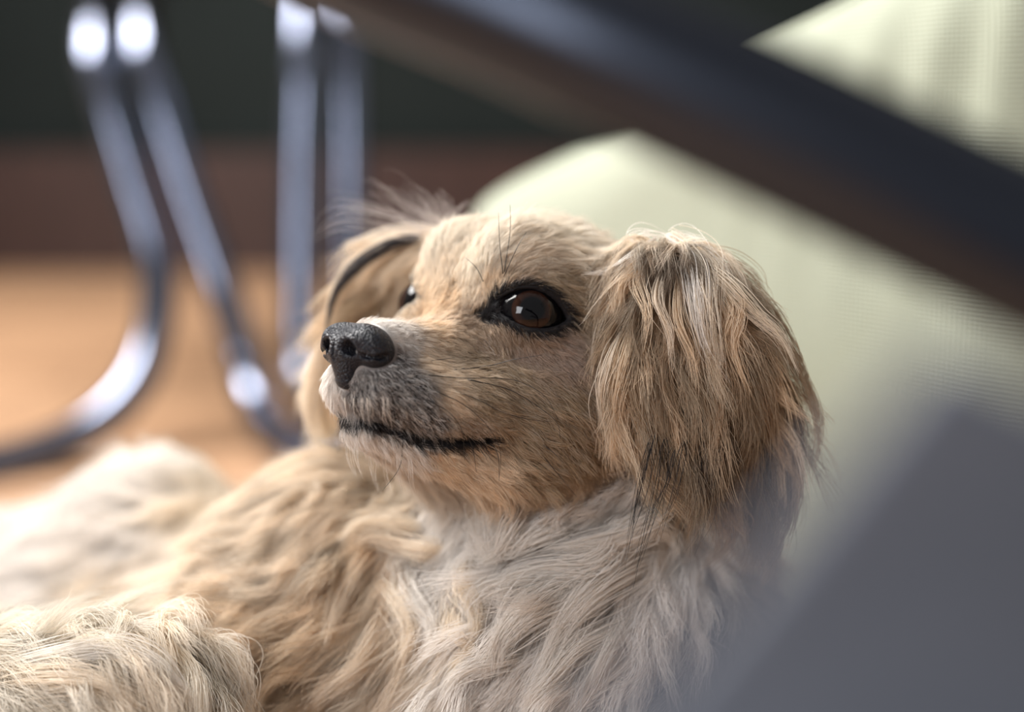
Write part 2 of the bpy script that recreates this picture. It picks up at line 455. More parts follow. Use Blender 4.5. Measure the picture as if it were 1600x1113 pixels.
# ------------------------------------------------------------------ the dog: skin, eyes, nose
BW = to_world(BV)
dog = empty('dog', (0.0, 0.52, 0.0), label='long haired cream and tan dog lying down with its head turned up to the left', cat='dog')

# ------------------------------------------------------------------ the dog: groom field
bvh = BVHTree.FromPolygons([tuple(v) for v in BV.tolist()], [tuple(map(int, f)) for f in BF])
def hit(px_, py_):
    d = at(px_, py_, 100.0); d = d / np.linalg.norm(d)
    loc, nrm, _, _ = bvh.ray_cast(Vector((0, 0, 0)), Vector(d))
    return None if loc is None else np.array(loc)
CRM, TAN, DTN, WHT = (.94, .83, .69), (.47, .34, .21), (.44, .30, .19), (.95, .90, .85)
EAR, EDK, GRY, BLK, PNK, BLT = (.40, .30, .205), (.19, .14, .10), (.24, .205, .195), (.022, .020, .022), (.52, .39, .31), (.88, .72, .54)
PAL = (.95, .88, .77)
SHT, SHL = (.74, .59, .43), (.88, .76, .62)      # shoulder tan, shoulder light
# px, py, flow (px), length mm, lift, colour, clump, curl, part (0 head, 1 near ear, 2 far ear, 3 body), [depth]
GD = [
 # muzzle
 (600, 512, (8, -2), 2.6, .5, WHT, .3, 0, 0), (650, 493, (8, -2), 3.5, .5, BLT, .3, 0, 0), (700, 474, (8, -2), 4, .5, BLT, .3, 0, 0),
 (625, 530, (8, 3), 3.5, .4, WHT, .4, 0, 0), (615, 552, (8, 4), 3, .4, GRY, .5, 0, 0), (600, 590, (6, 6), 3, .4, GRY, .5, 0, 0), (650, 620, (6, 6), 5, .4, GRY, .5, 0, 0), (680, 515, (8, 1), 4.5, .4, BLT, .4, 0, 0), (735, 500, (8, 2), 4, .4, DTN, .4, 0, 0),
 (610, 570, (8, 5), 3.5, .4, GRY, .5, 0, 0), (580, 610, (4, 8), 3.5, .4, GRY, .5, 0, 0), (550, 620, (1, 8), 3.0, .4, GRY, .5, 0, 0), (520, 612, (-1, 8), 3.5, .4, WHT, .4, 0, 0),
 (640, 600, (8, 6), 5, .4, GRY, .5, 0, 0), (620, 640, (4, 8), 4.5, .35, GRY, .5, 0, 0), (670, 570, (8, 4), 5.5, .4, BLT, .5, 0, 0), (700, 620, (8, 5), 6.5, .35, BLT, .5, 0, 0),
 (670, 650, (6, 6), 5, .3, GRY, .5, 0, 0), (740, 570, (8, 4), 6, .4, TAN, .5, 0, 0), (760, 630, (8, 4), 7, .35, TAN, .5, 0, 0), (730, 670, (8, 3), 5, .3, DTN, .5, 0, 0),
 # chin, jaw
 (530, 655, (1, 8), 4, .4, WHT, .4, 0, 0), (560, 680, (3, 8), 5, .4, WHT, .4, 0, 0), (620, 695, (5, 7), 7, .4, WHT, .4, 0, 0), (690, 715, (6, 6), 8, .4, BLT, .4, 0, 0),
 (640, 715, (5, 7), 9, .5, WHT, .4, 0, 0), (760, 735, (8, 5), 10, .4, BLT, .4, 0, 0), (840, 730, (8, 4), 11, .4, TAN, .4, 0, 0),
 # cheek
 (800, 580, (8, 4), 8, .4, TAN, .4, 0, 0), (820, 660, (8, 4), 9, .4, TAN, .4, 0, 0), (880, 620, (7, 6), 10, .4, TAN, .4, 0, 0), (900, 700, (6, 7), 12, .4, TAN, .4, 0, 0), (930, 560, (5, 8), 10, .4, DTN, .4, 0, 0),
 (940, 640, (3, 8), 12, .4, DTN, .4, 0, 0), (880, 560, (7, 6), 8, .4, PNK, .4, 0, 0), (820, 550, (4, 8), 5, .4, PNK, .5, 0, 0), (760, 535, (4, 8), 5, .4, DTN, .5, 0, 0),
 # eye surround
 (815, 450, (5, -6), 3.5, .5, DTN, .5, 0, 0), (770, 455, (0, -8), 4, .5, BLT, .5, 0, 0), (860, 462, (8, 2), 4, .4, TAN, .5, 0, 0), (895, 490, (7, 6), 6, .4, TAN, .5, 0, 0), (880, 530, (7, 4), 5, .4, PNK, .5, 0, 0), (815, 528, (3, 8), 3, .5, DTN, .5, 0, 0),
 (735, 470, (2, -8), 4, .5, CRM, .4, 0, 0),
 # forehead
 (740, 430, (3, -8), 6, .4, PAL, .4, 0, 0), (760, 400, (3, -8), 7, .4, PAL, .4, 0, 0), (700, 420, (1, -8), 5, .4, CRM, .4, 0, 0), (680, 390, (1, -8), 7, .5, PAL, .4, 0, 0), (655, 420, (-3, -7), 6, .5, PAL, .4, 0, 0),
 (720, 350, (4, -8), 9, .5, PAL, .4, 0, 0), (800, 350, (8, -4), 10, .35, PAL, .5, 0, 0), (820, 400, (8, -4), 8, .35, CRM, .5, 0, 0), (880, 350, (8, 0), 11, .3, PAL, .5, 0, 0), (880, 400, (8, 0), 10, .35, CRM, .5, 0, 0),
 (940, 370, (8, 3), 12, .3, PAL, .5, 0, 0), (930, 430, (7, 5), 12, .35, TAN, .5, 0, 0), (880, 440, (8, 3), 8, .35, TAN, .5, 0, 0), (960, 480, (3, 8), 14, .4, TAN, .5, 0, 0), (1000, 370, (8, 1), 14, .4, PAL, .5, 0, 0),
 (635, 490, (-3, 8), 4, .4, CRM, .4, 0, 0), (600, 480, (-6, 6), 7, .4, TAN, .4, 0, 0),
 # near ear; short dark guides at its base paint in the hollow's shade
 (1030, 370, (-5, 5), 20, .6, CRM, .7, .2, 1), (1000, 410, (-6, 7), 26, .6, BLT, .7, .3, 1), (1060, 370, (4, 6), 20, .4, CRM, .7, .2, 1), (1100, 390, (5, 7), 20, .3, CRM, .7, .2, 1), (1035, 425, (0, 8), 14, .3, EDK, .8, .3, 1), (1015, 400, (-3, 8), 12, .3, EDK, .8, .3, 1), (1055, 405, (2, 8), 14, .3, EDK, .8, .3, 1),
 (1000, 480, (-2, 8), 26, .4, EAR, .8, .3, 1), (1060, 480, (2, 8), 30, .4, EAR, .8, .3, 1), (985, 560, (-3, 8), 28, .4, BLT, .7, .2, 1), (1040, 560, (0, 8), 30, .35, EAR, .7, .2, 1), (1100, 480, (4, 8), 34, .4, BLT, .8, .2, 1),
 (1110, 560, (3, 8), 34, .35, EAR, .8, .3, 1), (980, 650, (1, 8), 26, .4, BLT, .7, .2, 1), (1040, 660, (1, 8), 30, .3, EAR, .7, .2, 1), (1100, 660, (2, 8), 36, .3, EDK, .7, .2, 1),
 (1150, 480, (5, 8), 26, .3, EAR, .7, .2, 1), (1170, 560, (4, 8), 34, .4, EAR, .7, .2, 1), (1200, 640, (3, 8), 36, .4, EAR, .7, .2, 1), (1180, 700, (2, 8), 36, .4, EDK, .7, .2, 1), (1240, 560, (4, 8), 34, .4, EAR, .7, .2, 1, 455), (1270, 680, (1, 8), 36, .4, EAR, .7, .2, 1, 455), (1260, 780, (-1, 8), 30, .4, EDK, .7, .2, 1, 455),
 (1000, 740, (2, 8), 24, .3, EAR, .7, .2, 1, 445), (1060, 800, (2, 8), 24, .3, EDK, .7, .2, 1, 445),
 # far ear
 (690, 380, (-8, -2), 16, .5, CRM, .5, .1, 2), (640, 380, (-8, 2), 22, .4, BLT, .5, .1, 2), (590, 400, (-8, 4), 24, .4, CRM, .5, .1, 2), (590, 450, (-6, 8), 26, .3, TAN, .5, .1, 2), (550, 470, (-5, 8), 28, .3, BLT, .5, .1, 2),
 (520, 560, (-2, 8), 26, .3, CRM, .5, .1, 2), (505, 620, (-1, 8), 24, .3, CRM, .5, .1, 2), (560, 540, (-2, 8), 20, .3, TAN, .5, .1, 2),
 # throat, chest
 (800, 790, (-8, 2), 22, .4, WHT, .7, .3, 3), (900, 785, (-8, 1), 22, .4, WHT, .7, .3, 3), (700, 800, (-2, 8), 24, .5, WHT, .6, .28, 3), (980, 790, (-7, 4), 26, .5, WHT, .6, .28, 3), (1060, 800, (3, 6), 26, .5, WHT, .6, .28, 3),
 (640, 770, (3, 8), 22, .5, CRM, .6, .3, 3), (740, 880, (-5, 7), 34, .5, WHT, .6, .28, 3), (840, 860, (-8, 4), 38, .5, WHT, .6, .28, 3), (940, 880, (-6, 7), 42, .5, WHT, .6, .28, 3), (880, 960, (-6, 7), 42, .5, WHT, .75, .3, 3),
 (780, 980, (-6, 7), 40, .5, WHT, .75, .3, 3), (960, 1000, (-4, 8), 42, .5, WHT, .75, .3, 3), (850, 1080, (-6, 7), 42, .5, WHT, .75, .3, 3), (1050, 900, (-2, 8), 36, .6, WHT, .75, .3, 3), (1100, 1000, (-2, 8), 36, .6, GRY, .75, .3, 3), (1140, 880, (6, 6), 28, .6, EAR, .75, .3, 3),
 (700, 960, (-2, 8), 36, .5, SHL, .75, .3, 3), (740, 1080, (-5, 7), 38, .5, WHT, .75, .3, 3),
 # shoulder
 (580, 740, (-8, 3), 24, .5, SHL, .6, .28, 3), (520, 780, (-8, 5), 26, .5, SHL, .6, .28, 3), (600, 840, (-6, 6), 28, .5, SHT, .6, .28, 3), (460, 860, (-6, 7), 30, .5, SHL, .6, .28, 3), (640, 940, (1, 8), 34, .5, SHL, .75, .3, 3), (560, 920, (-4, 7), 32, .5, SHT, .6, .28, 3),
 (400, 960, (-7, 2), 30, .5, SHT, .6, .28, 3), (500, 1020, (-7, 3), 32, .5, SHT, .6, .28, 3), (600, 1060, (-5, 6), 34, .5, SHL, .6, .28, 3), (440, 1080, (-7, 4), 32, .5, CRM, .6, .28, 3), (340, 900, (-6, 2), 28, .5, SHL, .6, .28, 3),
 (440, 740, (-4, 6), 26, .5, SHL, .6, .28, 3), (380, 760, (-3, 8), 24, .5, CRM, .6, .28, 3),
 # trunk and hip
 (240, 740, (-6, -3), 22, .8, WHT, .5, .3, 3), (170, 770, (-8, 0), 28, .5, WHT, .5, .3, 3), (60, 800, (-8, 2), 34, .4, WHT, .6, .28, 3), (240, 840, (-8, 3), 34, .4, WHT, .6, .28, 3), (100, 860, (-8, 3), 34, .4, WHT, .6, .28, 3), (20, 850, (-8, 3), 34, .4, WHT, .6, .28, 3), (320, 800, (-4, 6), 26, .4, CRM, .5, .4, 3),
 (200, 920, (-8, 3), 34, .4, CRM, .6, .28, 3), (100, 940, (-8, 4), 34, .4, WHT, .6, .28, 3),
 # hind leg
 (40, 990, (8, 3), 36, .5, PAL, .6, .28, 3), (120, 1000, (8, 2), 36, .5, PAL, .6, .28, 3), (200, 1010, (8, 3), 34, .5, CRM, .6, .28, 3), (270, 1040, (4, 8), 30, .6, PAL, .6, .28, 3), (60, 1080, (8, 3), 36, .5, PAL, .6, .28, 3), (180, 1090, (7, 5), 34, .5, CRM, .6, .28, 3), (290, 1090, (1, 8), 28, .5, PAL, .6, .28, 3),
]
GP, GF, GL, GLIFT, GC, GCL, GCU, GPT = [], [], [], [], [], [], [], []
for g in GD:
    p = at(g[0], g[1], g[9]) if len(g) > 9 else hit(g[0], g[1])
    if p is None:
        p = at(g[0], g[1], {0: 460, 1: 456, 2: 525, 3: 520}[g[8]])
    n = grid_normal(p[None])[0]
    fl = np.array([g[2][0], 0, -g[2][1]], float)
    # keep the drawn direction as seen, but lying in the skin
    if abs(n[1]) > .25 and len(g) <= 9:
        fl[1] = -(fl[0] * n[0] + fl[2] * n[2]) / n[1]
        fl[1] = np.clip(fl[1], -10, 10)
    fl /= np.linalg.norm(fl)
    GP.append(p); GF.append(fl); GL.append(g[3]); GLIFT.append(g[4]); GC.append(g[5]); GCL.append(g[6]); GCU.append(g[7]); GPT.append(g[8])
def add3(p, f, L, lift, col, cl, cu, part):
    f = np.asarray(f, float); GP.append(np.asarray(p, float)); GF.append(f / np.linalg.norm(f)); GL.append(L); GLIFT.append(lift); GC.append(col); GCL.append(cl); GCU.append(cu); GPT.append(part)
# sides the lens does not see
add3(H((-60, -10, 34)), -f1 * .9 - u1 * .4, 14, .4, CRM, .5, .1, 0); add3(H((-80, 0, 0)), -u1 - f1 * .2, 22, .4, BLT, .6, .2, 0)
add3(H((-30, -42, 0)), -f1 - u1 * .6, 12, .4, BLT, .5, .1, 0); add3(H((10, -20, -32)), -f1 - u1 * .4, 6, .4, BLT, .4, 0, 0); add3(H((-25, -42, -35)), -f1 - u1, 12, .4, TAN, .4, 0, 0)
add3(H((40, -10, -35)), -f1 - u1, 3.5, .4, WHT, .4, 0, 0)
add3(at(1120, 1000, 580), (.5, .2, -1), 36, .5, BLT, .6, .28, 3); add3(at(560, 1000, 640), (-1, 0, -.3), 34, .4, WHT, .6, .28, 3); add3(at(60, 950, 780), (-1, 0, -.6), 34, .4, WHT, .6, .28, 3)
add3(at(800, 1500, 480), (-.3, -.2, -1), 36, .4, WHT, .6, .28, 3); add3(at(500, 1500, 500), (-.3, -.2, -1), 36, .4, BLT, .6, .28, 3)
GP, GF, GL, GLIFT, GC, GCL, GCU, GPT = map(np.array, (GP, GF, GL, GLIFT, GC, GCL, GCU, GPT))
PEN = np.array([[1, .004, .01, .25], [.004, 1, 0, .0], [.004, 0, 1, .0], [.1, .0, 0, 1]])
def field(P, part, what, soft=9.0):
    out = []
    for i in range(0, len(P), 20000):
        p = P[i:i + 20000]; pt = part[i:i + 20000]
        d2 = ((p[:, None, :] - GP[None]) ** 2).sum(-1)
        wgt = PEN[pt][:, GPT] / (d2 + soft) ** 1.7
        wgt /= wgt.sum(1, keepdims=True)
        out.append([wgt @ a for a in what])
    return [np.concatenate([o[k] for o in out]) for k in range(len(what))]

# ------------------------------------------------------------------ skin mesh with its own colours
def seg_dist(P, line):
    d = np.full(len(P), 1e9)
    for a, b in zip(line[:-1], line[1:]): d = np.minimum(d, cap(P, a, b, 0, 0))
    return d
def mouth_dist(M):
    g = seg_dist(M * [1, .12, 1], MOUTH * [1, .12, 1])
    return np.where((M[:, 0] > -4) & (M[:, 0] < 60) & (M[:, 1] < 45), g, 99)
def dark_marks(P):
    """0..1: black skin of the eyelids, the lips and around the nose (own pigment of the dog)"""
    Q = (P - E0) @ HR; M = Q.copy(); M[:, 1] = abs(M[:, 1])
    k = np.clip((2.9 - 1.0 * np.clip((5 - M[:, 0]) / 6, 0, 1) - mouth_dist(M)) / 1.2, 0, 1)
    for s in (1, -1):
        gz, sd, up = eye_axes(s); e = Q - EYE[s]; r = np.linalg.norm(e, axis=1)
        a, b, c = e @ sd, e @ up, e @ gz
        if s < 0: a = -a
        alm = np.maximum(np.hypot(a - 0.2, b + 7.4) - 14.1, np.hypot(a - 0.2, b - 8.4) - 14.0)
        alm = np.where((c > 0) & (r < 18), alm, 99)
        inner = np.hypot((a + 10.0) / 3.8, (b + 2.9) / 1.2) + (0 if s > 0 else 9)       # tear corner
        alm = np.minimum(alm, np.where((c > -4) & (r < 22), (inner - 1) * 2.2, 99))
        k = np.maximum(k, np.clip(((2.8 if s > 0 else 1.8) - alm) / 1.6, 0, 1))
    k = np.maximum(k, np.clip((17.0 - np.linalg.norm((Q - [44, 0, -27]) * [1, 1.05, 1.0], axis=1)) / 3.0, 0, 1) * .0)
    return k
bpart = body_sdf(BV, parts=True)
(bc_,) = field(BV, bpart, [GC], 4.0)
bk = dark_marks(BV)[:, None]
bcol = bc_ * .72 * (1 - bk) + np.array([.016, .014, .015]) * bk
m, t, b = new_mat('dog_skin'); M_skin = m
at_n = node(t, 'ShaderNodeAttribute'); at_n.attribute_name = 'col'; t.links.new(at_n.outputs['Color'], b.inputs['Base Color'])
b.inputs['Roughness'].default_value = .75; b.inputs['Specular IOR Level'].default_value = .12
body = mesh_obj('body', BW, BF, M_skin, dog)
ca = body.data.color_attributes.new('col', 'FLOAT_COLOR', 'POINT')
ca.data.foreach_set('color', np.concatenate([bcol, np.ones((len(bcol), 1))], 1).astype(np.float32).ravel())

# eyes
def eye_mat():
    m, t, b = new_mat('dog_eye')
    tc = node(t, 'ShaderNodeTexCoord'); sx = node(t, 'ShaderNodeSeparateXYZ'); t.links.new(tc.outputs['Object'], sx.inputs[0])
    cx = node(t, 'ShaderNodeCombineXYZ'); t.links.new(sx.outputs[0], cx.inputs[0]); t.links.new(sx.outputs[1], cx.inputs[1])
    ln = node(t, 'ShaderNodeVectorMath', operation='LENGTH'); t.links.new(cx.outputs[0], ln.inputs[0])
    mr = node(t, 'ShaderNodeMapRange'); mr.inputs[2].default_value = .010; t.links.new(ln.outputs['Value'], mr.inputs[0])
    cr = node(t, 'ShaderNodeValToRGB'); e = cr.color_ramp.elements
    e[0].position = .36; e[0].color = (.003, .003, .004, 1); e[1].position = .44; e[1].color = (.022, .009, .006, 1)
    for pos, c in ((.56, (.038, .015, .009, 1)), (.61, (.030, .012, .008, 1)), (.65, (.004, .004, .005, 1)), (.9, (.006, .005, .006, 1)), (1.0, (.02, .014, .013, 1))):
        x = e.new(pos); x.color = c
    t.links.new(mr.outputs[0], cr.inputs[0])
    n = node(t, 'ShaderNodeTexNoise'); n.inputs['Scale'].default_value = 900; t.links.new(tc.outputs['Object'], n.inputs['Vector'])
    mx = node(t, 'ShaderNodeMix', data_type='RGBA', blend_type='MULTIPLY'); mx.inputs[0].default_value = .5
    t.links.new(cr.outputs[0], mx.inputs[6]); t.links.new(n.outputs[0], mx.inputs[7]); t.links.new(mx.outputs[2], b.inputs['Base Color'])
    b.inputs['Roughness'].default_value = .5; b.inputs['Specular IOR Level'].default_value = 0; b.inputs['Coat Weight'].default_value = .62; b.inputs['Coat Roughness'].default_value = .015
    return m
M_eye = eye_mat()
for s in (1, -1):
    gz, sd, up = eye_axes(s)
    # the dog looks ahead and a little away from the lens
    R0 = np.array(Matrix.Rotation(0, 3, 'Z'))
    lv = RIG @ HR
    gzw, sdw, upw = lv @ gz, lv @ sd, lv @ up
    V, F = [], []
    nu, nv = 48, 32
    for i in range(nv + 1):
        th = math.pi * i / nv
        r = EYE_R / 1000 * (1 + .055 * math.exp(-(th / .45) ** 2))
        for j in range(nu):
            ph = 2 * math.pi * j / nu; V.append((r * math.sin(th) * math.cos(ph), r * math.sin(th) * math.sin(ph), r * math.cos(th)))
    for i in range(nv):
        for j in range(nu): F.append((i * nu + j, (i + 1) * nu + j, (i + 1) * nu + (j + 1) % nu, i * nu + (j + 1) % nu))
    me = bpy.data.meshes.new('eyeball'); me.from_pydata(V, [], F); me.polygons.foreach_set('use_smooth', [True] * len(F)); me.materials.append(M_eye)
    o = bpy.data.objects.new('eyeball', me); C.objects.link(o); o.parent = dog
    Mx = Matrix.Identity(4)
    for r_ in range(3):
        Mx[r_][0] = sdw[r_]; Mx[r_][1] = upw[r_]; Mx[r_][2] = gzw[r_]
    cw = to_world(H(EYE[s])) - np.array(dog.location)
    o.matrix_local = Matrix.Translation(Vector(cw)) @ Mx

# nose pad
def nose_sdf(P):
    Q = (P.reshape(-1, 3) - E0) @ HR; M = Q.copy(); M[:, 1] = np.sqrt(M[:, 1] ** 2 + .15)
    h = ell(M, (40.0, 0, -22.8), (9.4, 11.2, 7.0))
    h = smin(h, ell(M, (41.0, 5.4, -21.6), (7.6, 6.0, 5.4)), 2.5)
    h = smin(h, ell(M, (40.0, 9.0, -24.0), (6.0, 4.2, 5.0)), 2.0)
    h = smin(h, cap(M, (43.6, 0, -26), (42.0, 0, -33.0), 5.6, 3.4), 2.5)
    h = smax(h, -cap(M, (51.0, 4.4, -24.9), (42, 6.0, -24.0), 2.3, 2.0), 1.2)      # nostril
    h = smax(h, -cap(M, (48.5, 7.0, -26.6), (38.5, 13.6, -25.0), .8, 1.1), .9)   # slit of the wing
    h = smax(h, -cap(M, (49.5, 0, -23.5), (46.6, 0, -37), .5, .8), .6)            # groove
    return h.reshape(P.shape[:-1])
cN = H((41, 0, -26)); st = .34
nx_ = np.arange(cN[0] - 19, cN[0] + 19, st); ny_ = np.arange(cN[1] - 19, cN[1] + 19, st); nz_ = np.arange(cN[2] - 17, cN[2] + 16, st)
ND = nose_sdf(np.stack(np.meshgrid(nx_, ny_, nz_, indexing='ij'), -1))
NV_, NF_ = surface_nets(nx_, ny_, nz_, ND)
m, t, b = new_mat('nose_leather')
b.inputs['Base Color'].default_value = (.012, .013, .020, 1); b.inputs['Roughness'].default_value = .30; b.inputs['Specular IOR Level'].default_value = .42
tc = node(t, 'ShaderNodeTexCoord'); vr = node(t, 'ShaderNodeTexVoronoi'); vr.inputs['Scale'].default_value = 1500
t.links.new(tc.outputs['Object'], vr.inputs['Vector']); bp = node(t, 'ShaderNodeBump', invert=True); bp.inputs['Strength'].default_value = 1; bp.inputs['Distance'].default_value = .0005
t.links.new(vr.outputs['Distance'], bp.inputs['Height']); t.links.new(bp.outputs[0], b.inputs['Normal'])
mesh_obj('nose', to_world(NV_), NF_, m, dog)

# ------------------------------------------------------------------ fur
def hair_mat(name):
    m, t, b = new_mat(name)
    a = node(t, 'ShaderNodeAttribute'); a.attribute_name = 'col'
    b.inputs['Roughness'].default_value = .42; b.inputs['Specular IOR Level'].default_value = .35
    t.links.new(a.outputs['Color'], b.inputs['Base Color'])
    tr = node(t, 'ShaderNodeBsdfTranslucent'); t.links.new(a.outputs['Color'], tr.inputs['Color'])
    mx = node(t, 'ShaderNodeMixShader'); mx.inputs[0].default_value = .30
    t.links.new(b.outputs[0], mx.inputs[1]); t.links.new(tr.outputs[0], mx.inputs[2])
    t.links.new(mx.outputs[0], t.nodes['Material Output'].inputs[0])
    return m
M_hair = hair_mat('fur_hair')
sc.cycles_curves.shape = 'RIBBONS'
def curves_obj(name, P, rad, col, parent=dog, **kw):
    """P (N,K,3) rig mm; rad (N,K) mm; col (N,3)"""
    N, K = P.shape[:2]
    hc = bpy.data.hair_curves.new(name); hc.add_curves([K] * N)
    Wp = to_world(P.reshape(-1, 3)) - np.array(parent.location)
    hc.attributes['position'].data.foreach_set('vector', Wp.astype(np.float32).ravel())
    ra = hc.attributes.get('radius') or hc.attributes.new('radius', 'FLOAT', 'POINT')
    ra.data.foreach_set('value', (rad / 1000).astype(np.float32).ravel())
    c = hc.attributes.new('col', 'FLOAT_COLOR', 'CURVE')
    c.data.foreach_set('color', np.concatenate([col, np.ones((N, 1))], 1).astype(np.float32).ravel())
    hc.materials.append(M_hair)
    o = bpy.data.objects.new(name, hc); C.objects.link(o); o.parent = parent
    return props(o, **kw)

# root candidates
Tri = np.concatenate([BF[:, [0, 1, 2]], BF[:, [0, 2, 3]]])
A_, B_, C_ = BV[Tri[:, 0]], BV[Tri[:, 1]], BV[Tri[:, 2]]
cr_ = np.cross(B_ - A_, C_ - A_); ar = np.linalg.norm(cr_, axis=1) / 2
cen = (A_ + B_ + C_) / 3; tn = cr_ / (2 * ar[:, None] + 1e-12)
vdir = cen / np.linalg.norm(cen, axis=1, keepdims=True)
facing = -(tn * vdir).sum(1)
tpart = body_sdf(cen, parts=True)
(tlen,) = field(cen, tpart, [GL])
dens = np.interp(tlen, [3, 8, 15, 30, 45], [13, 8.0, 3.8, 2.1, 1.7])        # per square mm
dens *= np.interp(facing, [-.6, -.1, .15], [.12, .45, 1.0])
xpix = 800 + cen[:, 0] * FPX / cen[:, 1]; ypix = 556.5 - cen[:, 2] * FPX / cen[:, 1]
off = np.maximum.reduce([-xpix, xpix - 1600, ypix - 1113, -ypix])
dens *= np.interp(off, [60, 260, 500], [1, .3, .08])
dens *= np.interp(cen[:, 1], [520, 640], [1, .45])
def sample(dn):
    cnt = rng.poisson(ar * dn)
    ti = np.repeat(np.arange(len(ar)), cnt); r1 = np.sqrt(rng.random(len(ti))); r2 = rng.random(len(ti))
    p = (1 - r1)[:, None] * A_[ti] + (r1 * (1 - r2))[:, None] * B_[ti] + (r1 * r2)[:, None] * C_[ti]
    return p, ti
def skip(P):
    """no hair on eyeballs, lid rims, the nose and inside the mouth"""
    Q = (P - E0) @ HR
    k = np.zeros(len(P), bool)
    for s in (1, -1):
        gz, sd, up = eye_axes(s); e = Q - EYE[s]; r = np.linalg.norm(e, axis=1)
        a, b, c = e @ sd, e @ up, e @ gz
        if s < 0: a = -a
        alm = np.maximum(np.hypot(a - 0.2, b + 7.4) - 14.1, np.hypot(a - 0.2, b - 8.4) - 14.0)
        k |= (alm < .8) & (c > 0) & (r < 18)
    k |= nose_sdf(P) < .5
    M = Q.copy(); M[:, 1] = abs(M[:, 1]); k |= mouth_dist(M) < 1.5
    return k
def strands(P0, part, K, scale=1.0):
    n = grid_normal(P0)
    L, lift, cu = field(P0, part, [GL, GLIFT, GCU])
    L = L * scale * rng.uniform(.75, 1.15, len(L))
    ph = rng.random(len(L)) * 6.28; fr = rng.uniform(.6, 1.15, len(L))
    rv = rng.normal(size=(len(L), 3)) * .22
    lay = rng.random(len(L))
    pts = [P0.copy()]; p = P0.copy(); prev = None
    nn = n.copy()
    for k in range(1, K):
        t = k / (K - 1)
        (f,) = field(p, part, [GF], 30.0)
        f = f / (np.linalg.norm(f, axis=1, keepdims=True) + 1e-6)
        nk = grid_normal(p)
        f = f - nk * (f * nk).sum(1, keepdims=True) * .85
        f /= (np.linalg.norm(f, axis=1, keepdims=True) + 1e-6)
        side = np.cross(f, nk)
        wv = np.sin(ph + t * 6.28 * fr)
        d = f + rv * (.5 + t) + nk * (lift * 1.3 * (1 - t) ** 2)[:, None] + side * (cu * 1.3 * wv * t ** .5)[:, None] + nk * (cu * .5 * np.cos(ph + t * 5 * fr))[:, None]
        d[:, 2] -= .18 * t * np.minimum(L / 30, 1)
        d /= np.linalg.norm(d, axis=1, keepdims=True)
        if prev is not None:
            d = prev * .35 + d * .65; d /= np.linalg.norm(d, axis=1, keepdims=True)
        p = p + d * (L / (K - 1))[:, None]; prev = d
        s = grid_interp(p); hov = .3 + L * .16 * lay * min(1, 3 * t)
        push = np.clip(hov - s, 0, 3.0)
        p = p + nk * push[:, None]
        pts.append(p.copy())
    return np.stack(pts, 1), L

